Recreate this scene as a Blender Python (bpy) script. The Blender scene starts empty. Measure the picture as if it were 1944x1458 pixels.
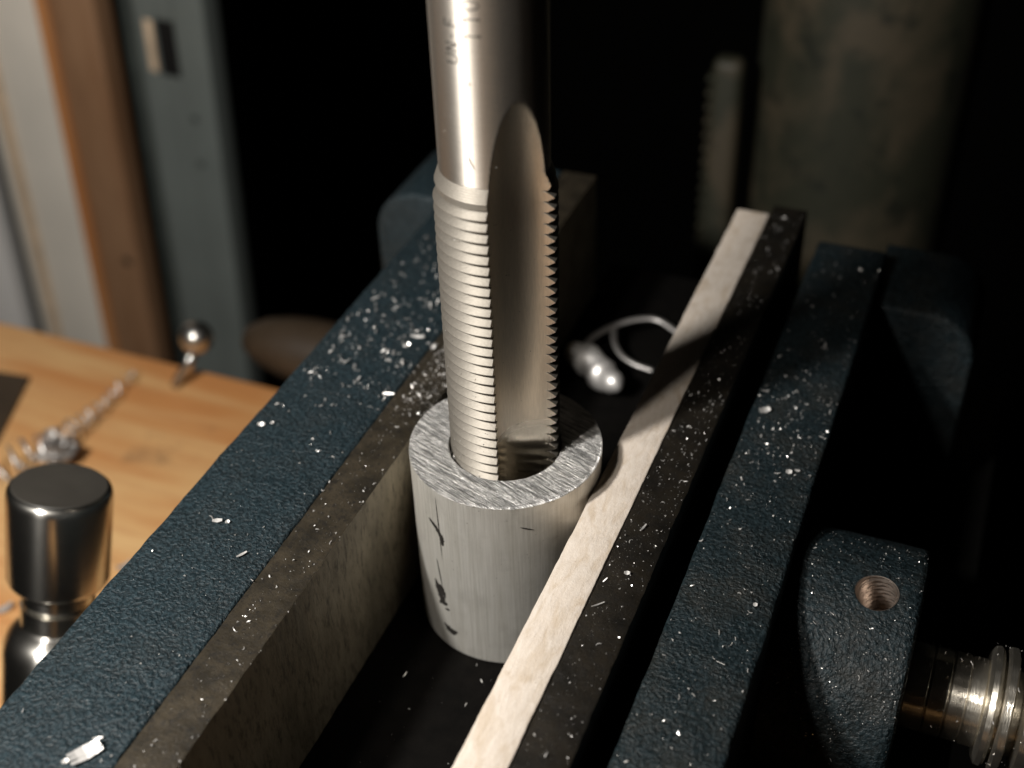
import bpy, bmesh, math, random
from mathutils import Vector, Matrix, noise
random.seed(7)
C = bpy.context.scene
col = C.collection
PI = math.pi
# scene units: 1 unit = 1 cm
# ------------------------------------------------------------------ camera
PITCH, ROLL, YAW = 0.6594, -0.0339, 0.4031
cd = bpy.data.cameras.new("camera"); cam = bpy.data.objects.new("camera", cd); col.objects.link(cam)
h = Vector((-math.sin(YAW), math.cos(YAW), 0))
F = h * math.cos(PITCH) + Vector((0, 0, -math.sin(PITCH)))
U = h * math.sin(PITCH) + Vector((0, 0, math.cos(PITCH)))
R_ = Vector((math.cos(YAW), math.sin(YAW), 0))
cr, sr = math.cos(ROLL), math.sin(ROLL)
Rc = cr * R_ + sr * U
Uc = -sr * R_ + cr * U
cam.matrix_world = Matrix(((Rc.x, Uc.x, -F.x, 7.664), (Rc.y, Uc.y, -F.y, -17.546), (Rc.z, Uc.z, -F.z, 16.288), (0, 0, 0, 1)))
cd.sensor_width = 36; cd.lens = 36 * 2420.5 / 1944
cd.clip_start = .5; cd.clip_end = 1000
cd.dof.use_dof = True
cd.dof.focus_distance = (Vector((0, -1.2, 1.6)) - Vector((7.664, -17.546, 16.288))).dot(F)
cd.dof.aperture_fstop = 0.11
C.camera = cam
# ------------------------------------------------------------------ world and lamp
w = bpy.data.worlds.new("World"); C.world = w; w.use_nodes = True
bg = w.node_tree.nodes['Background']; bg.inputs[0].default_value = (1, .9, .8, 1); bg.inputs[1].default_value = .0012
ld = bpy.data.lights.new("work_lamp", 'SPOT'); lamp = bpy.data.objects.new("work_lamp", ld); col.objects.link(lamp)
lamp.location = (-12, -18.7, 21.5)
lamp.rotation_euler = ((Vector((-7, 6, -6)) - lamp.location)).to_track_quat('-Z', 'Y').to_euler()
ld.energy = 53000; ld.color = (1, .962, .915); ld.shadow_soft_size = 1.3
ld.spot_size = math.radians(150); ld.spot_blend = .3
ld2 = bpy.data.lights.new("second_lamp", 'SPOT'); lamp2 = bpy.data.objects.new("second_lamp", ld2); col.objects.link(lamp2)
lamp2.location = (-8.2, -22.5, 23.5); lamp2.rotation_euler = ((Vector((-4, 4, -4)) - lamp2.location)).to_track_quat('-Z', 'Y').to_euler()
ld2.energy = 17000; ld2.color = (1, .93, .85); ld2.shadow_soft_size = 1.2; ld2.spot_size = math.radians(110); ld2.spot_blend = .7
C.view_settings.view_transform = 'Standard'; C.view_settings.look = 'None'
C.view_settings.exposure = .12; C.view_settings.gamma = 1

# ------------------------------------------------------------------ material helpers
class NT:
    def __init__(s, name):
        m = bpy.data.materials.new(name); m.use_nodes = True; s.m = m; s.t = m.node_tree
        s.b = s.t.nodes['Principled BSDF']; s.out = s.t.nodes['Material Output']
        s.tc = s.t.nodes.new('ShaderNodeTexCoord').outputs['Object']
    def n(s, k): return s.t.nodes.new(k)
    def l(s, a, b): s.t.links.new(a, b)
    def map(s, scale=(1, 1, 1), rot=(0, 0, 0), loc=(0, 0, 0)):
        q = s.n('ShaderNodeMapping'); q.inputs['Scale'].default_value = scale; q.inputs['Rotation'].default_value = rot
        q.inputs['Location'].default_value = loc; s.l(s.tc, q.inputs[0]); return q.outputs[0]
    def noise(s, scale, vec=None, detail=4, rough=.6, dist=0):
        q = s.n('ShaderNodeTexNoise'); q.inputs['Scale'].default_value = scale; q.inputs['Detail'].default_value = detail
        q.inputs['Roughness'].default_value = rough; q.inputs['Distortion'].default_value = dist
        s.l(vec or s.tc, q.inputs['Vector']); return q.outputs[0]
    def voro(s, scale, vec=None, feat='F1', sm=None):
        q = s.n('ShaderNodeTexVoronoi'); q.feature = feat; q.inputs['Scale'].default_value = scale
        s.l(vec or s.tc, q.inputs['Vector']); return q.outputs[0]
    def ramp(s, v, stops):
        q = s.n('ShaderNodeValToRGB'); s.l(v, q.inputs[0]); e = q.color_ramp.elements
        while len(e) < len(stops): e.new(.5)
        for i, (p, c) in enumerate(stops):
            e[i].position = p; e[i].color = (c, c, c, 1) if isinstance(c, (int, float)) else (*c, 1)
        return q.outputs[0]
    def mix(s, f, a, b, mode='MIX'):
        q = s.n('ShaderNodeMix'); q.data_type = 'RGBA'; q.blend_type = mode
        for i, v in ((0, f), (6, a), (7, b)):
            if isinstance(v, (int, float)) and i == 0: q.inputs[0].default_value = v
            elif isinstance(v, (int, float)): q.inputs[i].default_value = (v, v, v, 1)
            elif isinstance(v, tuple): q.inputs[i].default_value = (*v, 1)
            else: s.l(v, q.inputs[i])
        return q.outputs[2]
    def math(s, op, a, b=0.0):
        q = s.n('ShaderNodeMath'); q.operation = op
        for i, v in enumerate((a, b)):
            if isinstance(v, (int, float)): q.inputs[i].default_value = v
            else: s.l(v, q.inputs[i])
        return q.outputs[0]
    def bump(s, hgt, strength, dist=.02, prev=None):
        q = s.n('ShaderNodeBump'); q.inputs['Strength'].default_value = strength; q.inputs['Distance'].default_value = dist
        s.l(hgt, q.inputs['Height'])
        if prev: s.l(prev, q.inputs['Normal'])
        s.l(q.outputs[0], s.b.inputs['Normal']); return q.outputs[0]
    def set(s, **k):
        for a, v in k.items():
            i = s.b.inputs[{'color': 'Base Color', 'rough': 'Roughness', 'metal': 'Metallic', 'spec': 'Specular IOR Level', 'aniso': 'Anisotropic', 'coat': 'Coat Weight', 'coatr': 'Coat Roughness'}[a]]
            if isinstance(v, tuple): i.default_value = (*v, 1)
            elif isinstance(v, (int, float)): i.default_value = v
            else: s.l(v, i)
        return s

def enamel(name, c1, c2, dirt=.25):
    t = NT(name)
    big = t.noise(.9, detail=5); fine = t.noise(13, detail=3, rough=.5, dist=.3)
    c = t.mix(t.ramp(fine, [(.4, 0), (.62, 1)]), c1, c2)
    c = t.mix(t.math('MULTIPLY', t.ramp(big, [(.45, 0), (.75, 1)]), dirt), c, (.028, .024, .018))
    t.set(color=c, rough=t.ramp(t.noise(5), [(.3, .42), (.7, .62)]), spec=.3)
    hgt = t.noise(13, detail=3, rough=.5, dist=.3)
    hgt = t.math('MULTIPLY', hgt, t.ramp(t.noise(1.7, detail=3), [(.3, .35), (.7, 1)]))
    b = t.bump(hgt, 1.0, .085)
    t.bump(t.noise(34, detail=2), .35, .02, b)
    return t.m
M = {}
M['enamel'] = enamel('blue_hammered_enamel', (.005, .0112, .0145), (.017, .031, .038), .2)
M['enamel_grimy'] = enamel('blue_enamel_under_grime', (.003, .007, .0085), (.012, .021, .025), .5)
def steel_dark(name, c1, c2, c3, spec=.5, metal=.35, rough=.5, vec=(1, 1, 1)):
    t = NT(name)
    v = t.map(vec)
    a = t.noise(1.6, v, 6, .65); b = t.noise(9, v, 5, .7)
    c = t.mix(t.ramp(a, [(.35, 0), (.62, 1)]), c1, c2)
    c = t.mix(t.ramp(b, [(.5, 0), (.72, 1)]), c, c3)
    t.set(color=c, metal=metal, rough=t.ramp(b, [(.3, rough - .12), (.7, rough + .14)]), spec=spec)
    bb = t.bump(t.noise(22, v, 4, .7), .5, .02)
    t.bump(t.noise(3, v, 3), .3, .06, bb)
    return t.m
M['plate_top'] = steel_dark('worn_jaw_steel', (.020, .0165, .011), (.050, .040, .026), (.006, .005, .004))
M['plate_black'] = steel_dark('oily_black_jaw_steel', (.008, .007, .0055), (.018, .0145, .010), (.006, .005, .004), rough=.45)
M['plate_face'] = steel_dark('ground_jaw_face_bounce_lit', (.19, .165, .12), (.33, .285, .21), (.07, .06, .045), rough=.42, vec=(1, .9, .28), metal=.25)  # ground face lightened to stand in for light bounced off the bushing
def darkiron(name, c, rough=.6):
    t = NT(name); n = t.noise(3, detail=5)
    t.set(color=t.mix(t.ramp(n, [(.35, 0), (.7, 1)]), tuple(x * .5 for x in c), c), rough=rough, metal=.2)
    t.bump(t.noise(14), .4, .03); return t.m
M['bed'] = darkiron('oily_cast_iron', (.0035, .003, .0025), .9)
M['bed'].node_tree.nodes['Principled BSDF'].inputs['Specular IOR Level'].default_value = .08
M['bed'].node_tree.nodes['Principled BSDF'].inputs['Metallic'].default_value = 0
M['table'] = darkiron('dark_table_iron', (.02, .02, .018), .7)

def alu_top():
    t = NT('sawn_aluminium')
    rv = t.map((1, 1, 1), (0, 0, math.radians(20)))
    def sc2(s_):
        q = t.n('ShaderNodeMapping'); q.inputs['Scale'].default_value = s_; t.l(rv, q.inputs[0]); return q.outputs[0]
    v = sc2((.9, 8, 1)); v2 = sc2((1.8, 30, 1))
    a = t.noise(1.3, v, 5, .7); b = t.noise(1.1, v2, 4, .7); blot = t.noise(3.2, detail=4)
    s = t.math('ADD', t.math('MULTIPLY', a, .6), t.math('MULTIPLY', b, .4))
    c = t.mix(t.ramp(s, [(.42, 0), (.56, 1)]), (.22, .22, .215), (.92, .90, .87))
    c = t.mix(t.math('MULTIPLY', t.ramp(blot, [(.45, 0), (.6, 1)]), .45), c, (.30, .295, .28))
    t.set(color=c, metal=.85, rough=t.ramp(s, [(.35, .5), (.65, .33)]))
    bb = t.bump(s, 1.0, .16)
    t.bump(blot, .5, .05, bb)
    return t.m
def alu_side():
    t = NT('drawn_aluminium_side')
    v = t.map((26, 26, .5)); v2 = t.map((5, 5, .6))
    a = t.noise(1, v, 4, .6); b = t.noise(1, v2, 3, .6); sp = t.noise(11, detail=3, rough=.7); bl = t.noise(1.4, detail=4)
    c = t.mix(t.ramp(a, [(.3, 0), (.7, 1)]), (.64, .62, .56), (.86, .84, .78))
    c = t.mix(t.math('MULTIPLY', t.ramp(b, [(.4, 0), (.7, 1)]), .4), c, (.44, .42, .36))
    c = t.mix(t.ramp(sp, [(.68, 0), (.76, 1)]), c, (.12, .10, .08))
    c = t.mix(t.math('MULTIPLY', t.ramp(bl, [(.52, 0), (.72, 1)]), .25), c, (.36, .34, .30))
    t.set(color=c, metal=.65, rough=t.ramp(b, [(.3, .36), (.7, .48)]))
    bb = t.bump(a, .2, .012)
    t.bump(t.noise(2.5, detail=4), .15, .04, bb)
    return t.m
M['alu_top'] = alu_top(); M['alu_side'] = alu_side()

AN = .95
def metal(name, c, r1, r2, f=.5, streak=(1, 1, 1), sc=20, bs=.2, bd=.01, pits=True, dark=(.12, .10, .08), aniso=0):
    t = NT(name)
    v = t.map(streak)
    n = t.noise(sc, v, 4, .6)
    cc = t.mix(t.ramp(n, [(.3, 0), (.7, 1)]), tuple(x * .86 for x in c), c)
    if pits:
        p = t.noise(9, detail=3, rough=.75)
        cc = t.mix(t.ramp(p, [(.70, 0), (.75, 1)]), cc, dark)
    t.set(color=cc, metal=1.0, rough=r1)
    bn = t.bump(n, bs, bd)
    g = t.n('ShaderNodeBsdfAnisotropic'); g.inputs['Roughness'].default_value = r2
    t.l(cc, g.inputs['Color']); t.l(bn, g.inputs['Normal'])
    if aniso:
        tg = t.n('ShaderNodeTangent'); tg.direction_type = 'RADIAL'; tg.axis = 'Z'
        t.l(tg.outputs[0], t.b.inputs['Tangent']); t.set(aniso=aniso); t.b.inputs['Anisotropic Rotation'].default_value = .25
    mx = t.n('ShaderNodeMixShader'); mx.inputs[0].default_value = f
    t.l(t.b.outputs[0], mx.inputs[1]); t.l(g.outputs[0], mx.inputs[2]); t.l(mx.outputs[0], t.out.inputs['Surface'])
    return t.m
M['shank'] = metal('ground_tool_steel', (.66, .61, .54), .5, .5, .35, (1, 1, 14), 6, .25, .008, aniso=AN)
M['flute'] = metal('threaded_tool_steel', (.88, .80, .68), .30, .5, .5, (7, 7, .6), 6, .3, .012)
_t = M['flute'].node_tree
_tc = _t.nodes.new('ShaderNodeTexCoord'); _sx = _t.nodes.new('ShaderNodeSeparateXYZ'); _mr = _t.nodes.new('ShaderNodeMapRange'); _m2 = _t.nodes.new('ShaderNodeMapRange')
_t.links.new(_tc.outputs['Object'], _sx.inputs[0])
for _q, _lo, _hi in ((_mr, .07, .33), (_m2, .06, .5)):   # cutting oil film wets the lower end of the flute
    _t.links.new(_sx.outputs[2], _q.inputs[0]); _q.inputs[1].default_value = .55; _q.inputs[2].default_value = .95
    _q.inputs[3].default_value = _lo; _q.inputs[4].default_value = _hi
_t.links.new(_mr.outputs[0], _t.nodes['Principled BSDF'].inputs['Roughness'])
_t.links.new(_m2.outputs[0], [q for q in _t.nodes if q.type == 'MIX_SHADER'][0].inputs[0])
M['thread'] = metal('thread_land_steel', (.34, .315, .275), .58, .72, .5, (3, 3, 8), 6, .3, .012, aniso=.6)
M['chrome'] = metal('polished_chrome', (.56, .55, .52), .09, .42, .32, (1, 1, 1), 6, .05, .005, False)
M['bore'] = metal('shade_dark_tapped_bore', (.16, .15, .13), .3, .5, .5)  # hole's shade put into the bore colour, so the flute reflects black
M['socket'] = metal('turned_chrome', (.62, .60, .55), .20, .36, .25, (1, 1, 1), 6, .05, .005, False, aniso=.92)
M['screw'] = metal('oily_screw_steel', (.66, .62, .54), .18, .45, .5, (12, 1, 1), 5, .5, .02)
M['hole'] = metal('cut_thread_steel', (.52, .44, .38), .28, .5, .5, (1, 1, 1), 12, .2, .01)
M['chip'] = metal('aluminium_swarf', (.86, .84, .81), .22, .45, .4, (1, 1, 1), 12, .3, .01, False)
M['chip_roll'] = metal('bright_rolled_swarf', (.95, .93, .9), .36, .6, .5, (1, 1, 1), 5, .3, .03, False)
M['chip_roll'].node_tree.nodes['Principled BSDF'].inputs['Metallic'].default_value = .7
M['chip'].node_tree.nodes['Principled BSDF'].inputs['Metallic'].default_value = .45
M['chip_dull'] = metal('dull_aluminium_swarf', (.62, .60, .58), .35, .6, .6, (1, 1, 1), 9, .3, .01, False)

def strip_mat():
    t = NT('pale_basswood')
    v = t.map((4, 1.1, 4)); v2 = t.map((2.2, .7, 2.2), (0, 0, .25))
    a = t.noise(3, v, 5, .65); b = t.noise(1.7, v2, 5, .65, .8); sp = t.noise(18, detail=4, rough=.8)
    c = t.mix(t.ramp(a, [(.3, 0), (.7, 1)]), (.55, .475, .395), (.64, .575, .505))
    c = t.mix(t.ramp(b, [(.5, 0), (.68, .75)]), c, (.46, .37, .27))
    c = t.mix(t.ramp(sp, [(.62, 0), (.72, .8)]), c, (.20, .13, .08))
    t.set(color=c, rough=.6, spec=.35)
    bb = t.bump(a, .5, .03); t.bump(sp, .4, .02, bb)
    return t.m
M['strip'] = strip_mat()
def wood(name, c1, c2, c3, vec, sc, dirt=True):
    t = NT(name)
    v = t.map(vec)
    a = t.noise(sc, v, 4, .55, .5); b = t.noise(sc * 6, v, 4, .6); d = t.noise(.35, detail=5, rough=.7)
    c = t.mix(t.ramp(a, [(.36, 0), (.5, .6), (.64, 1)]), c1, c2)
    c = t.mix(t.math('MULTIPLY', t.ramp(b, [(.45, 0), (.75, 1)]), .4), c, c3)
    if dirt: c = t.mix(t.ramp(d, [(.60, 0), (.72, .5)]), c, (.16, .09, .05))
    t.set(color=c, rough=.55, spec=.35); t.bump(b, .25, .03)
    return t.m
M['bench'] = wood('pine_bench_boards', (.52, .235, .08), (.66, .42, .19), (.42, .16, .055), (.16, 1.3, 1), .42)
M['stud'] = wood('brown_stud', (.25, .13, .065), (.33, .19, .105), (.15, .075, .04), (1.2, 1, .1), .6)
M['lit_stud_edge'] = wood('lit_orange_stud_edge', (.56, .23, .08), (.62, .3, .12), (.4, .17, .07), (1.2, 1, .1), .6, False)  # light on the stud's corner put into a brighter wood colour
def plain(name, c, rough=.6, sc=.5, var=.25, spec=.4):
    t = NT(name); n = t.noise(sc, detail=5)
    t.set(color=t.mix(t.ramp(n, [(.3, 0), (.7, 1)]), tuple(x * (1 - var) for x in c), tuple(min(1, x * (1 + var)) for x in c)), rough=rough, spec=spec)
    t.bump(t.noise(sc * 9), .2, .02); return t.m
M['panel'] = plain('grey_painted_panel', (.78, .73, .64), .6, .15, .08)
M['panel_line'] = plain('tan_trim', (.72, .55, .38))
M['white'] = plain('white_wall_paint', (.82, .80, .77), .6, .15, .05)
M['gap'] = plain('dark_green_recess', (.05, .06, .055))
M['post'] = plain('grey_metal_post', (.15, .17, .16), .45, .15, .12)
M['facem'] = plain('dark_grey_end_face', (.035, .032, .027), .5)
M['black'] = plain('slot_shade_black', (.006, .006, .006))
M['marker'] = plain('black_marker', (.02, .018, .016), .5, 8, .5)
M['leather'] = plain('dark_brown_handle', (.04, .027, .016), .5)
M['backwall'] = plain('dark_workshop_wall', (.006, .006, .005), .95, .1)
def column_mat():
    t = NT('rusty_green_column')
    n = t.noise(.32, t.map((1, 1, .7)), 4, .55, .4); k = t.noise(.9, detail=5)
    c = t.mix(t.ramp(n, [(.46, 0), (.60, 1)]), (.026, .027, .016), (.062, .050, .031))
    c = t.mix(t.ramp(k, [(.56, 0), (.68, .8)]), c, (.009, .011, .007))
    t.set(color=c, rough=.6); return t.m
M['column'] = column_mat()

# ------------------------------------------------------------------ mesh helpers
def finish(name, bm, mats, parent=None, smooth=None, loc=None):
    me = bpy.data.meshes.new(name)
    bmesh.ops.recalc_face_normals(bm, faces=bm.faces[:]) if smooth != 'keep' else None
    bm.to_mesh(me); bm.free()
    return link(name, me, mats, parent, smooth, loc)
def link(name, me, mats, parent=None, smooth=None, loc=None):
    for m in (mats if isinstance(mats, list) else [mats]): me.materials.append(m)
    o = bpy.data.objects.new(name, me); col.objects.link(o)
    if loc is not None:
        me.transform(Matrix.Translation(-Vector(loc))); o.location = loc
    if parent is not None:
        o.parent = parent
        chain = Vector((0, 0, 0)); p = parent
        while p: chain += p.location; p = p.parent
        if loc is None: o.location = -chain
        else: o.location = Vector(loc) - chain
    if smooth:
        me.polygons.foreach_set('use_smooth', [True] * len(me.polygons))
        if isinstance(smooth, (int, float)) and smooth is not True: me.set_sharp_from_angle(angle=math.radians(smooth))
    return o
def empty(name, loc, label, cat, group=None, parent=None):
    o = bpy.data.objects.new(name, None); col.objects.link(o); o.location = loc; o.empty_display_size = .5
    tag(o, label, cat, group); return o
def tag(o, label=None, cat=None, group=None, kind=None):
    if label: o['label'] = label
    if cat: o['category'] = cat
    if group: o['group'] = group
    if kind: o['kind'] = kind
    return o
def boxbm(x0, x1, y0, y1, z0, z1, bev=.04, seg=2, cuts=0, jit=0, bm=None, jf=1.5):
    b = bmesh.new()
    bmesh.ops.create_cube(b, size=1)
    for v in b.verts:
        v.co = Vector((x0 + (v.co.x + .5) * (x1 - x0), y0 + (v.co.y + .5) * (y1 - y0), z0 + (v.co.z + .5) * (z1 - z0)))
    if bev: bmesh.ops.bevel(b, geom=b.edges[:], offset=bev, segments=seg, profile=.5, affect='EDGES')
    if cuts:
        ax = max(range(3), key=lambda i: (x1 - x0, y1 - y0, z1 - z0)[i])
        lo, hi = ((x0, x1), (y0, y1), (z0, z1))[ax]
        for k in range(1, cuts):
            p = Vector((0, 0, 0)); p[ax] = lo + (hi - lo) * k / cuts; nn = Vector((0, 0, 0)); nn[ax] = 1
            bmesh.ops.bisect_plane(b, geom=b.verts[:] + b.edges[:] + b.faces[:], plane_co=p, plane_no=nn)
    if jit:
        for v in b.verts:
            n = noise.noise_vector(v.co * jf) + .6 * noise.noise_vector(v.co * jf * 3.7)
            v.co += n * jit
    if bm is None: return b
    me = bpy.data.meshes.new('t'); b.to_mesh(me); b.free(); bm.from_mesh(me); bpy.data.meshes.remove(me); return bm
def lathe(prof, n=64, axis='Z', center=(0, 0, 0), bm=None, cap=False, jit=0):
    bm = bm or bmesh.new(); rows = []
    for (r, z) in prof:
        row = []
        for i in range(n):
            a = 2 * PI * i / n; rr = r
            if jit: rr += jit * noise.noise(Vector((math.cos(a) * 7, math.sin(a) * 7, z * 3)))
            x, y = rr * math.cos(a), rr * math.sin(a)
            p = (x, y, z) if axis == 'Z' else (z, x, y)
            row.append(bm.verts.new(Vector(p) + Vector(center)))
        rows.append(row)
    for a, b in zip(rows, rows[1:]):
        for i in range(n): bm.faces.new((a[i], a[(i + 1) % n], b[(i + 1) % n], b[i]))
    if cap:
        bm.faces.new(rows[0][::-1]); bm.faces.new(rows[-1])
    return bm
def tube(pts, rad, n=8, bm=None, flat=1.0):
    bm = bm or bmesh.new(); rows = []
    pts = [Vector(p) for p in pts]
    up = Vector((.13, .21, 1)).normalized()
    for i, p in enumerate(pts):
        t = (pts[min(i + 1, len(pts) - 1)] - pts[max(i - 1, 0)]).normalized()
        s = t.cross(up); s = s.normalized() if s.length > 1e-4 else Vector((1, 0, 0)); u = s.cross(t)
        r = rad(i / (len(pts) - 1)) if callable(rad) else rad
        rows.append([bm.verts.new(p + s * r * math.cos(2 * PI * k / n) + u * r * flat * math.sin(2 * PI * k / n)) for k in range(n)])
    for a, b in zip(rows, rows[1:]):
        for i in range(n): bm.faces.new((a[i], a[(i + 1) % n], b[(i + 1) % n], b[i]))
    bm.faces.new(rows[0][::-1]); bm.faces.new(rows[-1]); return bm

# ================================================================== VISE
XO, XB, XI, ZL = -5.62, -3.12, -2.16, -.6   # left jaw: outer edge, plate edge, gripping face, top
ZF = -4.4       # floor of the vise channel
vise = empty('machine_vise', (0, 0, -7), 'blue enamelled machine vise with dark steel jaw plates gripping the aluminium bushing', 'vise')
# fixed jaw (left)
b = boxbm(XO, XB - .01, -12, 11.9, -6.9, ZL - .01, .07, 3, 160, .018, jf=2)
fj = finish('fixed_jaw', b, M['enamel'], vise, 35)
b = boxbm(XB, XI, -12, 11.9, ZF - .3, ZL, .035, 2, 260, .012, jf=3.2)
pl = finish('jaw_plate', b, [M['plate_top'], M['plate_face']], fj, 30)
for p in pl.data.polygons:
    if p.normal.x > .8: p.material_index = 1
tag(pl, 'worn brown steel jaw plate with a nicked inner edge')
def shoulder(x0, x1, y0, y1, z0, z1, rc, side, name, parent, m):
    # lug with one rounded upper shoulder
    b = bmesh.new(); prof = []
    pts = [(x0, z0), (x1, z0)]
    if side < 0:
        pts += [(x1, z1)] + [(x0 + rc - rc * math.sin(a), z1 - rc + rc * math.cos(a)) for a in [PI / 2 * k / 12 for k in range(13)]]
    else:
        pts += [(x1 - rc + rc * math.cos(a), z1 - rc + rc * math.sin(a)) for a in [PI / 2 * k / 12 for k in range(13)]] + [(x0, z1)]
    vs = [b.verts.new((x, y0, z)) for x, z in pts]
    f = b.faces.new(vs); ex = bmesh.ops.extrude_face_region(b, geom=[f])
    for v in ex['geom']:
        if isinstance(v, bmesh.types.BMVert): v.co.y = y1
    bmesh.ops.bevel(b, geom=[e for e in b.edges if abs(e.verts[0].co.y - e.verts[1].co.y) < 1e-5], offset=.12, segments=3, profile=.5, affect='EDGES')
    return finish(name, b, m, parent, 40)
shoulder(-7.7, -5.4, 9.3, 12.4, -6.8, -.62, 1.3, -1, 'side_lug', fj, M['enamel'])
# movable jaw (right)
b = boxbm(4.05, 5.8, -12, 11.25, -6.9, -1.0, .09, 3, 160, .02, jf=2)
boxbm(3.60, 4.06, -12, 11.2, -6.8, -2.4, .03, 1, bm=b)
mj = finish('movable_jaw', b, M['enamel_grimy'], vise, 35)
b = boxbm(2.75, 3.62, -12, 11.75, ZF - .2, -.5, .04, 2, 260, .014, jf=3.2)
boxbm(1.93, 2.9, -12, 11.2, ZF - .2, -1.07, .03, 1, bm=b)
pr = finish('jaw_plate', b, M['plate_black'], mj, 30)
tag(pr, 'oily black steel jaw plate behind the pale strip')
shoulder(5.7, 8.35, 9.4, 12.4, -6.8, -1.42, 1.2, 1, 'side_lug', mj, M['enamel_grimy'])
# screw housing, cylinder along x, with threaded hole cut in it
HY, HZ, HR = .31, -4.06, 2.647
prof = [(HR - .1, 5.7), (HR - .02, 5.75), (HR, 5.9)] + [(HR, 5.9 + .1 * k) for k in range(1, 23)] + [(HR - .03, 8.2), (HR - .12, 8.26), (1.3, 8.27)]
b = lathe(prof, 160, 'X', (0, HY, HZ), cap=False)
b.faces.new([v for v in b.verts if abs(v.co.x - 8.27) < 1e-4][:]) if False else None
for v in b.verts:
    v.co += noise.noise_vector(v.co * 2.2) * .014
hole_pos = Vector((7.42, -.06, -1.44)); hn = Vector((0, hole_pos.y - HY, hole_pos.z - HZ)).normalized()
hn = (hn + Vector((-.20, -.14, 0))).normalized()
q = hn.to_track_quat('Z', 'Y').to_matrix().to_4x4()
HRAD = .385
# cut: delete faces near the hole and bridge to a clean circle
def hole_cut(bm, c, nrm, rad):
    q3 = nrm.to_track_quat('Z', 'Y').to_matrix(); qi = q3.inverted()
    gone = []
    for f in bm.faces:
        l = [qi @ (v.co - c) for v in f.verts]
        if any(math.hypot(p.x, p.y) < rad * 1.12 for p in l) and (f.calc_center_median() - c).length < 1.0 : gone.append(f)
    bmesh.ops.delete(bm, geom=gone, context='FACES')
    be = [e for e in bm.edges if e.is_boundary and ((e.verts[0].co - c).length < 1.2)]
    ring = []
    N = 48
    for i in range(N):
        a = 2 * PI * i / N
        p = c + q3 @ Vector((rad * math.cos(a), rad * math.sin(a), 0))
        # drop on to the cylinder along nrm
        for _ in range(12):
            rr = math.hypot(p.y - HY, p.z - HZ); p = p - nrm * (rr - HR)
        ring.append(bm.verts.new(p))
    re = [bm.edges.new((ring[i], ring[(i + 1) % N])) for i in range(N)]
    bmesh.ops.bridge_loops(bm, edges=be + re)
    return ring
hole_cut(b, hole_pos, hn, HRAD)
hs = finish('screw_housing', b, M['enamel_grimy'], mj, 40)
# threaded bore
q3 = hn.to_track_quat('Z', 'Y').to_matrix()
b = bmesh.new(); rows = []
N = 64; pt = .14
for k in range(90):
    z = .10 - k * .0165; row = []
    for i in range(N):
        a = 2 * PI * i / N; f = (z / pt - a / (2 * PI)) % 1
        r = HRAD - .002 + .0 - .05 * (1 - abs(2 * f - 1)) * min(1, max(0, (k - 7) / 5)) + max(0, (7 - k)) * .002
        p = q3 @ Vector((r * math.cos(a), r * math.sin(a), z)) + hole_pos
        if k < 14:
            rr = math.hypot(p.y - HY, p.z - HZ)
            if rr > HR + .012: p -= hn * (rr - HR - .012)
        row.append(b.verts.new(p))
    rows.append(row)
for a_, c_ in zip(rows, rows[1:]):
    for i in range(N): b.faces.new((a_[i], a_[(i + 1) % N], c_[(i + 1) % N], c_[i]))
b.faces.new(rows[-1])
hb = finish('threaded_hole', b, M['hole'], mj, 50)
# bed
b = boxbm(-2.2, 2.8, -12, 13.5, -6.9, ZF, .03)
boxbm(-4.9, 8.0, -11.5, 12, -7.19, -6.85, .03, bm=b)
finish('vise_bed', b, M['bed'], vise, 30)
# screw, polished stepped shaft along x
r0 = .86
prof = [(.0, 7.6), (r0, 7.62)]
x = 8.30
for seg in (.42, .36, .32, .3):
    prof += [(r0 - .02, x), (r0, x + .02), (r0, x + seg - .03), (r0 - .03, x + seg)]; x += seg + .012
prof += [(1.05, 9.74), (1.15, 9.80), (1.17, 9.90), (1.12, 9.96), (.95, 9.97), (.95, 10.02), (1.14, 10.03), (1.20, 10.08), (1.20, 10.2), (1.12, 10.23), (.86, 10.25), (.84, 10.38), (1.05, 10.42), (1.16, 10.46), (1.17, 10.7), (1.1, 10.76), (.9, 10.78), (.9, 10.9), (1.15, 10.95), (1.15, 11.3), (.9, 11.35), (.9, 13.6), (0, 13.62)]
sc = finish('vise_screw', lathe(prof, 96, 'X', (0, HY, HZ), jit=.02), M['screw'], vise, 32)

# ================================================================== PALE STRIP
b = boxbm(1.905, 2.735, -12, 11.25, -1.05, -.49, .035, 2, 240, .011, jf=2.5)
tag(finish('packing_strip', b, M['strip'], None, 30, (2.3, 0, -1.05)), 'long pale tan wooden packing strip pressed between the bushing and the black jaw plate', 'strip')

# ================================================================== ALUMINIUM BUSHING
RB, RH = 1.9, 1.105
bush = empty('aluminium_bushing', (0, 0, ZF), 'short thick aluminium tube with sawn top face standing clamped around the tap', 'bushing')
N = 200; bm = bmesh.new()
def ringrow(rf, zf):
    return [bm.verts.new((rf(a) * math.cos(a), rf(a) * math.sin(a), zf(a))) for a in [2 * PI * i / N for i in range(N)]]
def nz(a, f, z=0): return noise.noise(Vector((math.cos(a) * f, math.sin(a) * f, z)))
rows = [ringrow(lambda a: RH + .02, lambda a: ZF + .02)]
pt = .2117
zz = -1.6
while zz < -.05:
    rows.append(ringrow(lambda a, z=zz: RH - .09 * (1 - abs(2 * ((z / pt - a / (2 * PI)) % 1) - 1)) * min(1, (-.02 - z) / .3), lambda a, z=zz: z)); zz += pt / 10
rows.append(ringrow(lambda a: RH + .0, lambda a: -.05))
rows.append(ringrow(lambda a: RH + .022 + .012 * nz(a, 6), lambda a: .0 + .006 * nz(a, 9)))
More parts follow.
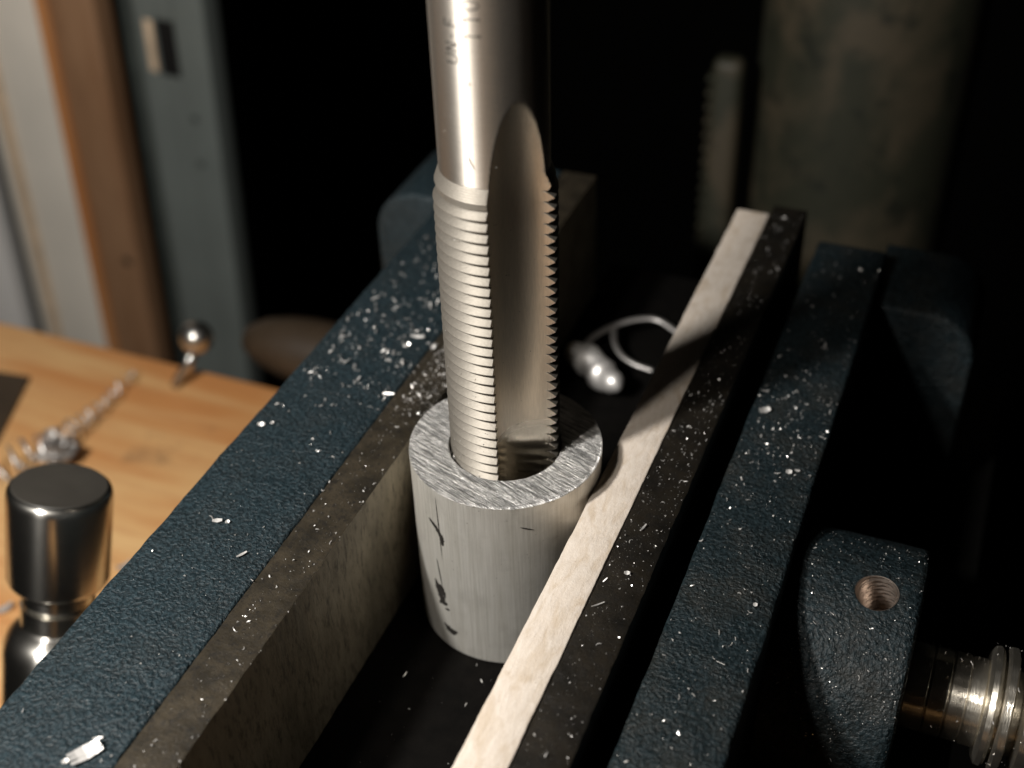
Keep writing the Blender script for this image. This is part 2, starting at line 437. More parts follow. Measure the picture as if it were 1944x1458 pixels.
for k in range(1, 8):
    rows.append(ringrow(lambda a, k=k: RH + .022 + (RB - .03 - RH - .035) * k / 8, lambda a, k=k: .006 * noise.noise(Vector((math.cos(a) * (3 + k), math.sin(a) * (3 + k), k * 9)))))
itop = len(rows)
rows.append(ringrow(lambda a: RB - .03 + .012 * nz(a, 12), lambda a: .004 + .012 * nz(a, 16, 3)))
rows.append(ringrow(lambda a: RB + .004 + .010 * nz(a, 22, 5), lambda a: -.018 + .012 * nz(a, 14, 1)))
rows.append(ringrow(lambda a: RB + .004 + .006 * nz(a, 18, 8), lambda a: -.05 + .01 * nz(a, 20, 2)))
for k in range(1, 30): rows.append(ringrow(lambda a, k=k: RB + .004 * nz(a, 1.5, k * .2), lambda a, k=k: -.07 + (ZF + .12) * k / 30))
rows.append(ringrow(lambda a: RB, lambda a: ZF + .05)); rows.append(ringrow(lambda a: RB - .06, lambda a: ZF))
rows.append(ringrow(lambda a: RH + .02, lambda a: ZF + .0))
itop0 = itop - 9
for j, (a_, c_) in enumerate(zip(rows, rows[1:])):
    for i in range(N):
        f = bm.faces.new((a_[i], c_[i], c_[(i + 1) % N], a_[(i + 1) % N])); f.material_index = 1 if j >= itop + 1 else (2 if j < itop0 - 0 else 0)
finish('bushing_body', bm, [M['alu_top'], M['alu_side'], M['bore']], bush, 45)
def on_cyl(path, wid, r, cx=0, cy=0, n=None):
    """ribbon of varying width following (azimuth_deg, z) points on a cylinder"""
    bm = bmesh.new(); prev = None
    P = []
    for (a0, z0), (a1, z1) in zip(path, path[1:]):
        st = max(2, int(math.hypot((a1 - a0) * r * PI / 180, z1 - z0) / .015))
        P += [(a0 + (a1 - a0) * k / st, z0 + (z1 - z0) * k / st) for k in range(st)]
    P.append(path[-1])
    k = 180 / PI / r
    for i, (a, z) in enumerate(P):
        a2, z2 = P[min(i + 1, len(P) - 1)]; a1, z1 = P[max(i - 1, 0)]
        t = Vector(((a2 - a1) / k, z2 - z1, 0)).normalized(); s = Vector((-t.y, t.x, 0))
        wv = wid(i / (len(P) - 1), i) if callable(wid) else wid
        pr_ = []
        for sg in (-1, 0, 1):
            aa = math.radians(a + s.x * sg * wv * k); zz_ = z + s.y * sg * wv
            pr_.append(bm.verts.new((cx + r * math.cos(aa), cy + r * math.sin(aa), zz_)))
        if prev:
            for u in (0, 1): bm.faces.new((prev[u], prev[u + 1], pr_[u + 1], pr_[u]))
        prev = pr_
    return bm
def ragged(w0): return lambda t, i: w0 * math.sin(PI * min(.97, max(.03, t))) ** .6 * (.55 + .9 * abs(noise.noise(Vector((i * .35, w0 * 50, 0)))) + random.random() * .25)
for path, wd in (([(-112.5, -.18), (-111.6, -1.0), (-110.9, -1.8)], .011), ([(-120.5, -.88), (-114, -1.0), (-110, -1.18), (-109.5, -1.4)], .07), ([(-116, -1.9), (-113, -2.6)], .02),
                 ([(-119.5, -2.55), (-116, -2.8), (-113, -3.12), (-109.7, -3.05)], .12), ([(-118, -2.75), (-114, -2.65), (-111, -2.9)], .07), ([(-117, -3.2), (-112, -2.95)], .05), ([(-112, -3.25), (-108, -3.2)], .03), ([(-114, -3.72), (-108, -3.85), (-103, -3.76)], .09), ([(-60, -.5), (-52, -.62)], .02)):
    finish('marker_stroke', on_cyl(path, ragged(wd), RB + .008), M['marker'], bush, True)

# ================================================================== TAP
tap = empty('machine_tap', (0, 0, -4.2), 'steel thread cutting tap standing upright in the aluminium bushing', 'tap')
RT, RS, HT = 1.078, .945, .138
PH = [math.radians(-38.7), math.radians(-38.7 + 180)]
c0 = 1.407
def cut(th, z):
    c = c0 + (0 if z < 5.6 else 5.3 - math.sqrt(max(0, 5.3 ** 2 - (z - 5.6) ** 2)) if z < 9 else 9)
    best = 9; up = max(0, min(1, (z - 5.6) / 2.2)); rho = .857 * (1 - .36 * up)
    c -= .857 - rho
    for p in PH:
        p -= .05 * up
        d = (th - p + PI) % (2 * PI) - PI
        s = c * math.sin(abs(d))
        if abs(d) < PI / 2 and s < rho: best = min(best, c * math.cos(d) - math.sqrt(rho * rho - s * s))
    return best
thetas = []
base = PH[0] + PI / 2
d = 0
fine = set()
al = 0.0
while al < 360:
    a = math.degrees(base) + al
    dd = min(abs((a - math.degrees(p) + 180) % 360 - 180) for p in PH)
    thetas.append(math.radians(a))
    al += .22 if 35.0 < dd < 40.5 else (1.2 if dd <= 35 else 2.0)
thetas.append(base + 2 * PI)
NS = 14
def outer(th, z, zs):
    # zs: sheared coordinate used for the thread
    if z > 6.14: return RS
    if z > 5.86: return RS + .004 + (RT - .035 - RS) * min(1, (6.14 - z) / .28) + .005 * math.sin(z * 150)
    f = (zs / pt) % 1
    tri = 1 - abs(2 * f - 1)         # 0 at crest (f=0), 1 at root
    dep = min(1, max(0, tri * 1.10 - .05)) * HT + (.05 if tri > .93 else 0)
    if z < -2.2: dep = 0 + dep; return min(RT - dep, RT - .16 * min(1, (-2.2 - z) / 2))
    return RT - dep
rowsz = []
zs = -4.0
while zs < 5.86 + 1e-6: rowsz.append(zs); zs += pt / NS
upper = [5.9 + .02 * k for k in range(1, 15)] + [6.2 + .05 * k for k in range(1, 36)] + [8, 8.5, 9, 9.5, 10, 11, 12, 13, 14, 15, 16]
verts = []; faces = []; nT = len(thetas)
for zs in rowsz:
    for th in thetas:
        sh = pt * (th - base) / (2 * PI) - pt
        z = min(zs + sh, 5.86 + .02)
        r = min(outer(th, min(z, 5.86), zs), cut(th, z))
        verts.append((r * math.cos(th), r * math.sin(th), z))
for z in upper:
    for th in thetas:
        r = min(outer(th, z, z), cut(th, z)); verts.append((r * math.cos(th), r * math.sin(th), z))
nr = len(rowsz) + len(upper)
mi = []
for j in range(nr - 1):
    for i in range(nT - 1):
        a = j * nT + i; faces.append((a, a + 1, a + nT + 1, a + nT))
        th = thetas[i]; cz = cut(th, verts[a][2]); mi.append(0 if verts[a][2] > 6.15 and cz > RS - .003 else 2 if math.hypot(verts[a][0], verts[a][1]) < cz - .002 and verts[a][2] < 6.16 else 1)
me = bpy.data.meshes.new('tap_body'); me.from_pydata(verts, [], faces)
me.polygons.foreach_set('material_index', mi)
tb = link('fluted_body', me, [M['shank'], M['flute'], M['thread']], tap, 28)
# engraved marks: characters read upwards, top of the letters to the left
def glyph(ch):
    return {'1': [[(.1, .78), (.32, 1), (.32, 0)], [(.22, 0), (.42, 0)]],
            '0': [[(.5 + .42 * math.sin(t), .5 + .5 * math.cos(t)) for t in [2 * PI * k / 20 for k in range(21)]]],
            'U': [[(.05, 1), (.05, .35), (.2, .05), (.5, 0), (.8, .05), (.95, .35), (.95, 1)]],
            'N': [[(.1, 0), (.1, 1)], [(.1, 1), (.8, 0)], [(.8, 0), (.8, 1)]],
            'F': [[(.1, 0), (.1, 1), (.7, 1)], [(.1, .5), (.6, .5)]],
            '-': [[(.1, .4), (.7, .4)]]}[ch]
def inscription(items, base_az, H, wid, name):
    r = RS + .0025
    for ch, z0, wsc in items:
        bm = bmesh.new()
        for st in glyph(ch):
            path = [(base_az - y * H / r * 180 / PI, z0 + x * wsc) for x, y in st]
            t_ = on_cyl(path, lambda t, i: wid * (.7 + .6 * random.random()), r)
            me_ = bpy.data.meshes.new('t'); t_.to_mesh(me_); t_.free(); bm.from_mesh(me_); bpy.data.meshes.remove(me_)
        finish(name, bm, M['marker'], tap, True)
inscription([('1', 8.66, .25), ('1', 8.92, .25), ('0', 9.13, .17)], -75.5, .27, .011, 'engraved_digit')
inscription([('U', 8.26, .15), ('N', 8.45, .16), ('-', 8.66, .1), ('F', 8.84, .18)], -98, .22, .011, 'engraved_letter')
for path in ([(-93, 6.75), (-90, 6.62), (-86, 6.5)], [(-88, 8.0), (-87, 7.93)], [(-92, 8.15), (-90, 8.11)], [(-89, 7.3), (-87.5, 7.28)]):
    finish('scratch', on_cyl(path, ragged(.016), RS + .003), M['marker'], tap, True)

# ================================================================== SWARF
def flake(bm, c, L, W, bend, rot, th=.008):
    n = 4; rows = []
    for i in range(n + 1):
        t = i / n - .5; a = t * bend
        if abs(bend) > .05: px, pz = math.sin(a) * L / bend, (1 - math.cos(a)) * L / bend
        else: px, pz = t * L, 0
        wv = W * (1 - .45 * abs(2 * t)) * .5
        nn = Vector((-math.sin(a), 0, math.cos(a))) * th
        p = Vector((px, 0, pz))
        rows.append([bm.verts.new(c + rot @ q_) for q_ in (p + Vector((0, -wv, 0)), p + Vector((0, wv, 0)), p + Vector((0, wv, 0)) + nn, p + Vector((0, -wv, 0)) + nn)])
    for a_, b_ in zip(rows, rows[1:]):
        for k in range(4): bm.faces.new((a_[k], a_[(k + 1) % 4], b_[(k + 1) % 4], b_[k]))
    bm.faces.new(rows[0][::-1]); bm.faces.new(rows[-1])
def rrot(tilt=.6):
    return (Matrix.Rotation(random.uniform(0, 2 * PI), 3, 'Z') @ Matrix.Rotation(random.gauss(0, tilt), 3, 'X') @ Matrix.Rotation(random.gauss(0, tilt), 3, 'Y'))
def speck(bm, c, s):
    rot = rrot(1.5)
    vs = [bm.verts.new(c + rot @ Vector(p) * s) for p in ((-.6, -.3, 0), (.6, -.35, .05), (.1, .5, 0), (.05, 0, .45))]
    for f in ((0, 2, 1), (0, 1, 3), (1, 2, 3), (2, 0, 3)): bm.faces.new([vs[i] for i in f])
def scatter(name, label, n, sample, smin, smax, mat='chip', cat='metal chips', pw=4.5, curl=.5):
    bm = bmesh.new()
    for _ in range(n):
        p = sample()
        if p is None: continue
        s = smin + (smax - smin) * random.random() ** pw
        if random.random() < curl and s > .035: flake(bm, p + Vector((0, 0, s * .2)), s * random.uniform(1.2, 3.2), s * random.uniform(.25, .6), random.uniform(-3.2, 3.2), rrot(.5))
        else: speck(bm, p, s)
    o = finish(name, bm, M[mat], None, None, loc=(p.x, p.y, p.z) if False else None)
    tag(o, label, cat, None, 'stuff'); return o
def clump(p, ns=.9): return noise.noise(p * ns) + .5 * noise.noise(p * ns * 2.7)
def sL():
    while True:
        y = random.uniform(-9, 11); x = random.uniform(-5.12, -2.68)
        dn = .10 + .9 * math.exp(-((y - 3.2) / 2.6) ** 2) + (.35 if y > 4 else 0) + .10 * math.exp(-((y + 4) / 1.5) ** 2)
        if clump(Vector((x, y, 0)), 1.3) > .15: dn *= 2.2
        if random.random() < dn * .5 * (1 + .3 * (x + 3)): return Vector((x - .3, y, ZL + .01))
scatter('jaw_swarf', 'fine silver chips sprinkled on the blue top of the left jaw', 1400, sL, .008, .062)
def sLC():
    while True:
        y = random.gauss(3.0, 1.7); x = random.uniform(-5.3, -3.2)
        if clump(Vector((x, y, 7)), 1.6) > .05 and y > .3: return Vector((x, y, ZL + .02))
scatter('curled_swarf', 'curled ribbons of swarf clustered on the far half of the left jaw', 70, sLC, .04, .12, curl=1.0, pw=2)
def sLP():
    while True:
        y = random.uniform(-9, 9); x = random.uniform(-2.9, -2.12)
        dn = .22 + 1.3 * math.exp(-((y - 2.6) / 1.9) ** 2)
        if random.random() < dn * .7: return Vector((x, y, ZL + .015))
scatter('plate_swarf', 'fine chips on the worn brown jaw plate left of the bushing', 1000, sLP, .01, .06)
def sLP2():
    while True:
        p = sLP()
        if p.y > .8: return p
scatter('plate_swarf', 'clotted oily chips heaped on the brown plate beside the tap', 420, sLP2, .02, .07, 'chip_dull')
def sRP():
    while True:
        y = random.uniform(-8, 11.4); x = random.uniform(2.78, 3.58)
        dn = .45 + .5 * math.exp(-((y - 1) / 3) ** 2)
        if random.random() < dn: return Vector((x, y, -.485))
scatter('plate_swarf', 'silver chips scattered along the black jaw plate beside the pale strip', 800, sRP, .01, .055)
def sRC():
    while True:
        y = random.uniform(-8, 11); x = random.uniform(4.1, 5.74)
        dn = .3 + .6 * math.exp(-((y - 3.5) / 2.2) ** 2)
        if clump(Vector((x, y, 3)), 1.3) > .2: dn *= 1.6
        if random.random() < dn * .6: return Vector((x, y, -.985))
scatter('jaw_swarf', 'silver chips scattered on the dark blue right jaw top', 850, sRC, .012, .065)
def sH():
    while True:
        a = random.uniform(-1.5, .5); x = random.uniform(5.9, 8.2)
        p = Vector((x, HY + (HR + .006) * math.sin(a), HZ + (HR + .006) * math.cos(a)))
        if (p - hole_pos).length > .5 and random.random() < .4 + .5 * math.exp(-((a + .75) / .35) ** 2): return p
scatter('housing_swarf', 'tiny bright chips stuck to the rounded screw housing', 700, sH, .009, .042)
def sS():
    x = random.uniform(8.5, 10.7); a = random.uniform(-2, 1)
    return Vector((x, HY + (.88 if x < 9.7 else 1.2) * math.sin(a), HZ + (.88 if x < 9.7 else 1.2) * math.cos(a)))
scatter('screw_swarf', 'small chips caught on the collars of the vise screw', 120, sS, .015, .06)
def sT():
    a = math.radians(-66 + random.uniform(-75, 30)); z = random.choice([random.uniform(0, 1.2), random.uniform(0, 6)])
    r = min(RT, cut(a, z)) - .02
    return Vector((r * math.cos(a), r * math.sin(a), z))
scatter('tap_swarf', 'tiny aluminium crumbs caught in the threads of the tap', 110, sT, .008, .035)
def sFl():
    a = PH[0] + random.gauss(.35, .16); z = random.gauss(.32, .13); r = cut(a, z) + .01
    return Vector((r * math.cos(a), r * math.sin(a), z))
0 and scatter('tap_swarf', 'small pile of dull chips low in the dark flute of the tap', 70, sFl, .02, .06, 'chip_dull')
def sHo():
    a = math.radians(random.uniform(-150, -95)); r = random.uniform(1.04, 1.13)
    return Vector((r * math.cos(a), r * math.sin(a), random.uniform(-.15, -.02)))
scatter('hole_swarf', 'glittering crumbs in the gap between tap and bushing rim', 60, sHo, .015, .05)
def sRim():
    a = math.radians(random.uniform(-165, -25)); r = random.uniform(1.87, 1.915)
    return Vector((r * math.cos(a), r * math.sin(a), random.uniform(-.03, .01)))
scatter('rim_burr', 'bright ragged burrs along the front outer rim of the bushing', 150, sRim, .01, .05, curl=.3)
def sShank():
    a = math.radians(-66 + random.uniform(-80, 40)); z = random.uniform(6.3, 9.6)
    return Vector((RS * math.cos(a), RS * math.sin(a), z))
scatter('shank_dust', 'tiny aluminium specks clinging to the smooth tap shank', 50, sShank, .006, .022, curl=0)
def sFloor():
    return Vector((random.uniform(-1.8, 1.8), random.uniform(-7, -2), ZF + .01))
scatter('floor_swarf', 'sparse chips on the dark floor of the vise channel', 60, sFloor, .01, .05)

# individual, larger chips
def big_chip(x, y, z, L, W, bend, az, tilt, label, ribs=0):
    if x < 0: z += ZL
    bm = bmesh.new(); rot = Matrix.Rotation(math.radians(az), 3, 'Z') @ Matrix.Rotation(tilt, 3, 'X')
    if ribs:
        for k in range(ribs):
            flake(bm, Vector((x, y, z)) + rot @ Vector((0, (k - (ribs - 1) / 2) * W / ribs, .01 * (k % 2))), L * random.uniform(.9, 1.05), W / ribs * 1.2, bend, rot, .015)
    else: flake(bm, Vector((x, y, z)), L, W, bend, rot, .012)
    o = finish('metal_chip', bm, M['chip'], None, None, loc=(x, y, z)); tag(o, label, 'metal chip', 'larger aluminium chips on the vise jaws'); return o
big_chip(-3.66, -8.74, .06, .52, .24, .5, 58, .25, 'widest ribbed bright chip at the near end of the blue left jaw', 3)
big_chip(-3.66, -8.42, .03, .18, .05, .8, 30, .3, 'short sliver just above the wide ribbed chip on the left jaw')
big_chip(-3.88, -8.97, .03, .12, .09, 1.2, 60, .5, 'crumpled chip at the left end of the wide ribbed chip')
big_chip(-4.58, -3.42, .03, .20, .09, .6, 25, .3, 'flat oblong chip alone near the outer edge of the left jaw')
big_chip(-4.38, -3.38, .03, .10, .07, 1.5, 50, .5, 'small curled chip touching the flat oblong chip on the left jaw')
big_chip(-3.66, -4.04, .03, .22, .05, .4, 60, .3, 'thin straight sliver on the left jaw nearer the brown plate')
big_chip(-5.28, -.61, .04, .17, .09, 1.0, 20, .6, 'bright chip on the outer edge of the left jaw above the socket')
big_chip(-5.09, -.5, .04, .09, .06, 1.3, 80, .4, 'small round chip beside the bright chip on the outer jaw edge')
big_chip(-4.65, 1.92, .05, .30, .06, 2.6, 190, .3, 'crescent shaped curl of swarf in the middle of the left jaw')
big_chip(-3.52, 3.32, .06, .34, .09, .8, 10, .5, 'long pale chip on the left jaw just left of the tap threads')
big_chip(-3.62, 2.94, .05, .18, .10, 1.6, 60, .5, 'folded chip below the long pale chip beside the tap')
big_chip(-3.03, 3.09, .05, .14, .12, 1.5, 30, .5, 'brightest round chip at the plate edge beside the tap')
big_chip(-3.43, 2.3, .05, .22, .08, 2.4, 120, .4, 'curled chip at the corner where blue jaw meets brown plate')
big_chip(2.95, -3.0, -.46, .26, .02, .5, 45, .3, 'needle thin sliver on the black plate beside the pale strip')
big_chip(3.12, -.9, -.46, .22, .04, .7, 75, .3, 'narrow upright sliver on the black plate level with the bushing')
big_chip(3.2, -2.1, -.46, .12, .08, 1.3, 10, .4, 'squarish bright chip lowest on the black plate')
big_chip(5.25, 2.15, -.96, .13, .10, .9, 10, .5, 'pale square chip near the outer edge of the right jaw')
big_chip(5.4, 2.25, -.97, .12, .05, .9, 0, .3, 'small sliver right of the pale square chip on the right jaw')
big_chip(5.45, -1.58, -.96, .08, .08, .5, 10, .4, 'bright dot of swarf on the outer edge of the right jaw')
big_chip(4.35, 3.9, -.95, .26, .14, 1.2, 35, .4, 'pale cluster chip at the inner edge of the far right jaw')

# curled shiny chip and looped shaving behind the bushing, on the vise floor
pts = []
for k in range(41):
    t = k / 40
    pts.append((-1.72 + 1.85 * t, 8.40 - 1.32 * t + .12 * math.sin(PI * t), ZF + .50 + .06 * math.cos(t * 14)))
b = tube(pts, lambda t: .31 * (1 - abs(2 * t - 1) ** 4) + .06 + .04 * math.sin(t * 22), 14, flat=1.1)
tag(finish('rolled_chip', b, M['chip_roll'], None, True, (-1, 8.0, ZF)), 'thick shiny rolled chip lying behind the bushing in the vise channel', 'metal chip')
def spl(P, n=10):
    P = [Vector(p) for p in P]; out = []
    for i in range(len(P) - 1):
        p0, p1, p2, p3 = P[max(i - 1, 0)], P[i], P[i + 1], P[min(i + 2, len(P) - 1)]
        for k in range(n):
            t = k / n; out.append(.5 * ((2 * p1) + (p2 - p0) * t + (2 * p0 - 5 * p1 + 4 * p2 - p3) * t * t + (3 * p1 - p0 - 3 * p2 + p3) * t ** 3))
    return out + [P[-1]]
b = bmesh.new()
tube(spl([(-1.34, 8.41, -3.9), (-1.27, 9.07, -3.9), (-.88, 9.69, -3.85), (-.35, 10.14, -3.8), (.2, 10.3, -3.8), (.9, 10.0, -3.9)]), .10, 8, b, .6)
tube(spl([(-.84, 9.6, -3.88), (-.66, 9.1, -3.95), (-.33, 8.7, -4.0), (.1, 8.5, -4.05), (.62, 8.45, -4.1)]), .09, 8, b, .6)
tag(finish('looped_shaving', b, M['chip_dull'], None, True, (-.5, 10, ZF)), 'dull forked loop of metal shaving behind the shiny rolled chip', 'metal shaving')

# ================================================================== BENCH AND TABLE
ZB = -11.0
bench = empty('workbench', (-30, -10, ZB - 4), 'orange pine workbench under the socket tool left of the vise', 'workbench')
finish('board', boxbm(-75, -6.2, -3.6, 11.8, ZB - 3.5, ZB, .12, 3), M['bench'], bench, 40, (-40, -2, ZB))
finish('board', boxbm(-5, 10.5, -32, -12.6, -11.5, -8, .12, 3), M['bench'], bench, 40, (2, -20, ZB))
t = finish('drill_table', boxbm(-5.5, 9.6, -11.5, 15, -11.5, -7.2, .15, 3), M['table'], None, 40, (0, 0, -7.2))
tag(t, 'dark iron drill press table under the vise', 'machine table')
# socket tool
SX, SY = -10.5, -1.95
sock = empty('socket_tool', (SX, SY, ZB), 'polished chrome socket tool leaning on the bench left of the vise', 'socket tool')
Z0 = -3.0
prof = [(0, Z0 - .0), (1.0, Z0), (1.07, Z0 - .02), (1.13, Z0 - .07), (1.165, Z0 - .15), (1.18, Z0 - .25), (1.17, Z0 - 2.35), (1.12, Z0 - 2.47), (.95, Z0 - 2.6)]
finish('socket_head', lathe(prof, 80, center=(SX, SY, 0)), M['socket'], sock, 40)
finish('head_face', lathe([(0, Z0 + .012), (1.04, Z0 + .012), (1.06, Z0 - .01)], 80, center=(SX, SY, 0)), M['facem'], sock, 40)
prof = [(.95, Z0 - 2.58), (.86, Z0 - 2.62), (.85, Z0 - 2.95), (.74, Z0 - 2.98), (.74, Z0 - 3.08), (.86, Z0 - 3.11), (.85, Z0 - 3.6), (.78, Z0 - 3.66), (.84, Z0 - 3.75)]
finish('neck', lathe(prof, 80, center=(SX, SY, 0)), M['socket'], sock, 32)
prof = [(.80, Z0 - 3.74), (1.0, Z0 - 3.86), (1.16, Z0 - 4.05), (1.24, Z0 - 4.3), (1.25, Z0 - 4.6), (1.25, ZB + .05), (1.2, ZB)]
finish('lower_body', lathe(prof, 80, center=(SX, SY, 0)), M['socket'], sock, 40)
bpy.context.view_layer.update()
pv = Vector((SX, SY, -4.2))
sock.matrix_world = Matrix.Translation(pv) @ Matrix.Rotation(math.radians(11), 4, h) @ Matrix.Rotation(math.radians(-14), 4, R_) @ Matrix.Translation(-pv) @ sock.matrix_world
# coiled shaving
CP = [Vector(p) for p in ((-19.5, 4.1, -10.2), (-18.8, 5.5, -10.2), (-18.65, 6.55, -10.35), (-18.65, 7.7, -10.45), (-18.7, 8.9, -10.5), (-18.9, 10.5, -10.55))]
pts = []; TN = 15
for k in range(TN * 22 + 1):
    t = k / (TN * 22); R = .55 * (1 - t) ** 2 + .10 + .22 * abs(noise.noise(Vector((t * 23, 0, 0)))); a = 2 * PI * TN * t
    u_ = t * 4.999; i_ = int(u_); c = CP[i_].lerp(CP[i_ + 1], u_ - i_)
    ax = (CP[i_ + 1] - CP[i_]).normalized(); s = ax.cross(Vector((0, 0, 1))).normalized(); u = s.cross(ax)
    pts.append(c + s * R * math.cos(a) + u * R * math.sin(a) + .12 * noise.noise_vector(Vector((t * 31, 3, 9))))
A0 = Vector((-18.3, 5.6, ZB + .8))
b = tube(pts, lambda t: .055 - .015 * t, 6, flat=.6)
tube([A0 + .62 * noise.noise_vector(Vector((k * .23, 1, 4))) * 1.3 + .25 * noise.noise_vector(Vector((k * .7, 5, 4))) for k in range(150)], .10, 6, b, .5)
tag(finish('coiled_shaving', b, M['chip_dull'], None, 50, (-18.8, 7, ZB)), 'long spiral coil of grey metal shaving on the bench behind the socket tool', 'metal shaving')
# ball-ended handle at the bench's far edge
bh = empty('ball_handle', (-17, 10.6, ZB), 'small chrome ball on a bent stem at the far edge of the bench', 'ball handle')
bm = bmesh.new(); bmesh.ops.create_uvsphere(bm, u_segments=40, v_segments=24, radius=.58)
for v in bm.verts: v.co += Vector((-16.39, 11.27, ZB + 1.93))
finish('ball', bm, M['chrome'], bh, True)
finish('stem', tube([(-17.18, 10.48, ZB + .13), (-17.07, 10.65, ZB + .4), (-16.79, 10.93, ZB + .8), (-16.56, 11.16, ZB + 1.35)], lambda t: .12 + .08 * t, 12), M['chrome'], bh, True)
# dark handle behind the vise
bm = lathe([(0, -16.0), (.5, -15.8), (.9, -15.1), (1.12, -14.2), (1.22, -13.3), (1.22, -10), (1.1, -8.8), (0, -8.7)], 40, 'X', (0, 13.4, ZB + .6))
tag(finish('rounded_tool', bm, M['leather'], None, 50, (-12, 13.4, ZB)), 'rounded dark brown tool lying behind the bench edge and left jaw', 'tool')
# dark flat four-sided shape, slightly raised, at the left edge
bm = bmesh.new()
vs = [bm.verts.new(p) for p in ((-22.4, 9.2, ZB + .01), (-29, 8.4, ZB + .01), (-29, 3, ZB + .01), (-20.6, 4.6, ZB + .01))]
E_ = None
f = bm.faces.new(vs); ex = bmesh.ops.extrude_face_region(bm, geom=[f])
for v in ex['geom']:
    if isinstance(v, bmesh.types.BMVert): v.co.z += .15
tag(finish('dark_flat_shape', bm, M['leather'], None, None, (-24, 7, ZB)), 'dark flat shape on the bench at the left edge of the photo', 'plate')
# loose chips on the bench
for (x, y, L, lab) in ((-13.6, 2.56, .55, 'bright curled chip on the bench beside the outer edge of the vise'), (-15.9, -.1, .65, 'grey curled chip on the bench left of the socket tool neck')):
    bm = bmesh.new(); flake(bm, Vector((x, y, ZB + .1)), L, .25, 1.6, Matrix.Rotation(1.0, 3, 'Z'), .03)
    tag(finish('bench_chip', bm, M['chip'], None, None, (x, y, ZB)), lab, 'metal chip')

# ================================================================== BACKGROUND LEFT: studs and posts leaning a little
def lean(o_list, piv=Vector((-34, 28, -15)), a=math.radians(3.6)):
    Rm = Matrix.Rotation(a, 4, 'Y')
    for o in o_list:
        if o.parent is None: o.matrix_world = Matrix.Translation(piv) @ Rm @ Matrix.Translation(-piv) @ Matrix.Translation(o.location)
YB = 28
def slab(name, x0, x1, y0, y1, m, label, cat, bev=.1):
    o = finish(name, boxbm(x0, x1, y0, y1, -70, 30, bev, 2), M[m], None, 40, ((x0 + x1) / 2, (y0 + y1) / 2, -40)); tag(o, label, cat); return o
L = []
# x values are those at the pivot height z=-15
L.append(slab('wall_panel', -52, -42.4, YB + .5, YB + 1.5, 'white', 'bright white wall panel at the far left edge', 'wall panel'))
L.append(slab('recess_board', -42.35, -40.7, YB + 2.0, YB + 3, 'gap', 'narrow dark recess between white panel and grey panel', 'recess'))
pn = empty('grey_panel', (-38, YB, -40), 'grey painted panel with a tan trim line left of the brown stud', 'panel'); L.append(pn)
finish('panel_face', boxbm(-40.6, -35.75, YB, YB + 1.2, -70, 30, .2, 3), M['panel'], pn, 40)
finish('trim', boxbm(-39.75, -39.15, YB - .25, YB - .02, -70, 30, .08, 2), M['panel_line'], pn, 40)
st = empty('wooden_stud', (-34, YB, -40), 'brown wooden stud with its lit left edge coloured orange', 'stud'); L.append(st)
finish('lit_stud_edge', boxbm(-35.7, -35.2, YB - .5, YB + 1.2, -70, 30, .1, 2), M['lit_stud_edge'], st, 40)
finish('stud_face', boxbm(-35.18, -32.5, YB - .25, YB + 1.2, -70, 30, .15, 2), M['stud'], st, 40)
for kx, kz in ((-33.3, -17.5), (-34.3, -6.6)):
    finish('knot', lathe([(0, 0), (.22, .0), (.3, .02)], 20, center=(0, 0, 0)), M['leather'], st, True) if False else None
bm = bmesh.new(); bmesh.ops.create_icosphere(bm, subdivisions=2, radius=.28)
for v in bm.verts: v.co = Vector((v.co.x, v.co.y * .25, v.co.z)) + Vector((-33.3, YB - .25, -19.4))
finish('knot', bm, M['leather'], st, True)
L.append(slab('recess_board', -32.45, -30.6, YB + 1.5, YB + 2.5, 'gap', 'dark green recess between brown stud and grey metal post', 'recess'))
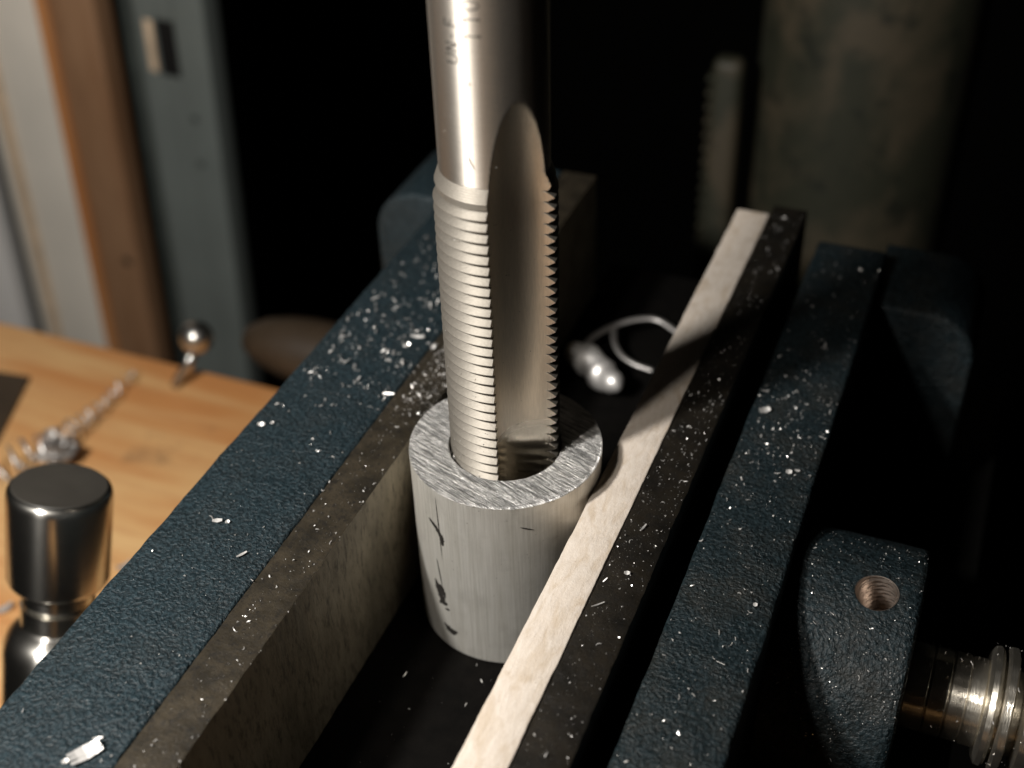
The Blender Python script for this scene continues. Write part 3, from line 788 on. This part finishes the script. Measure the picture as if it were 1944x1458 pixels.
mp = empty('metal_post', (-29, YB, -40), 'grey metal post with a rectangular slot near the top of the photo', 'post'); L.append(mp)
zt, zb_ = -5.3, -8.1
xs0, xs1 = -29.45, -28.43
b = boxbm(-30.55, xs0, YB, YB + 1.4, -70, 30, .12, 3)
boxbm(xs1, -26.75, YB, YB + 1.4, -70, 30, .12, 3, bm=b)
b2 = b
boxbm(xs0 - .02, xs1 + .02, YB + .02, YB + 1.38, zt + .0, 29.9, .02, 1, bm=b2); boxbm(xs0 - .02, xs1 + .02, YB + .02, YB + 1.38, -69.9, zb_, .02, 1, bm=b2)
finish('post_face', b2, M['post'], mp, 40)
finish('slot', boxbm(xs0 - .01, xs1 + .01, YB + .12, YB + 1.5, zb_ - .3, zt + .3, 0), M['black'], mp)  # black box fills the slot in place of its inner shade
finish('lit_slot_edge', boxbm(xs0 - .5, xs0 - .06, YB - .12, YB - .01, zb_ + .2, zt - .1, .03, 2), M['panel_line'], mp, 40)  # tan strip stands in for light on the slot's left jamb
for z_ in (-10.0, -12.4):
    bm = bmesh.new(); bmesh.ops.create_icosphere(bm, subdivisions=2, radius=.2)
    for v in bm.verts: v.co = Vector((v.co.x, v.co.y * .3, v.co.z)) + Vector((-27.9, YB, z_))
    finish('screw_head', bm, M['gap'], mp, True)
bpy.context.view_layer.update()
lean(L)

# ================================================================== BACKGROUND RIGHT: drill press column and rack
CX, CY, CRd = 2.35, 32.0, 4.2
clm = empty('drill_column', (CX, CY, -60), 'dark greenish rusty drill press column behind the right jaw', 'column')
finish('column_tube', lathe([(CRd, -60), (CRd, 25)], 96, center=(CX, CY, 0)), M['column'], clm, True)
b = boxbm(-2.95, -1.75, 27.9, 28.9, -40, -4.0, .35, 4)
for k in range(50): boxbm(-3.12, -2.9, 28.0, 28.8, -5.0 - k * .6, -4.75 - k * .6, .04, 1, bm=b)
finish('rack', b, M['column'], clm, 40)
bw = finish('back_wall', boxbm(-300, 300, 180, 184, -200, 200, 0), M['backwall'], None, None, (0, 180, -100)); bw['kind'] = 'structure'
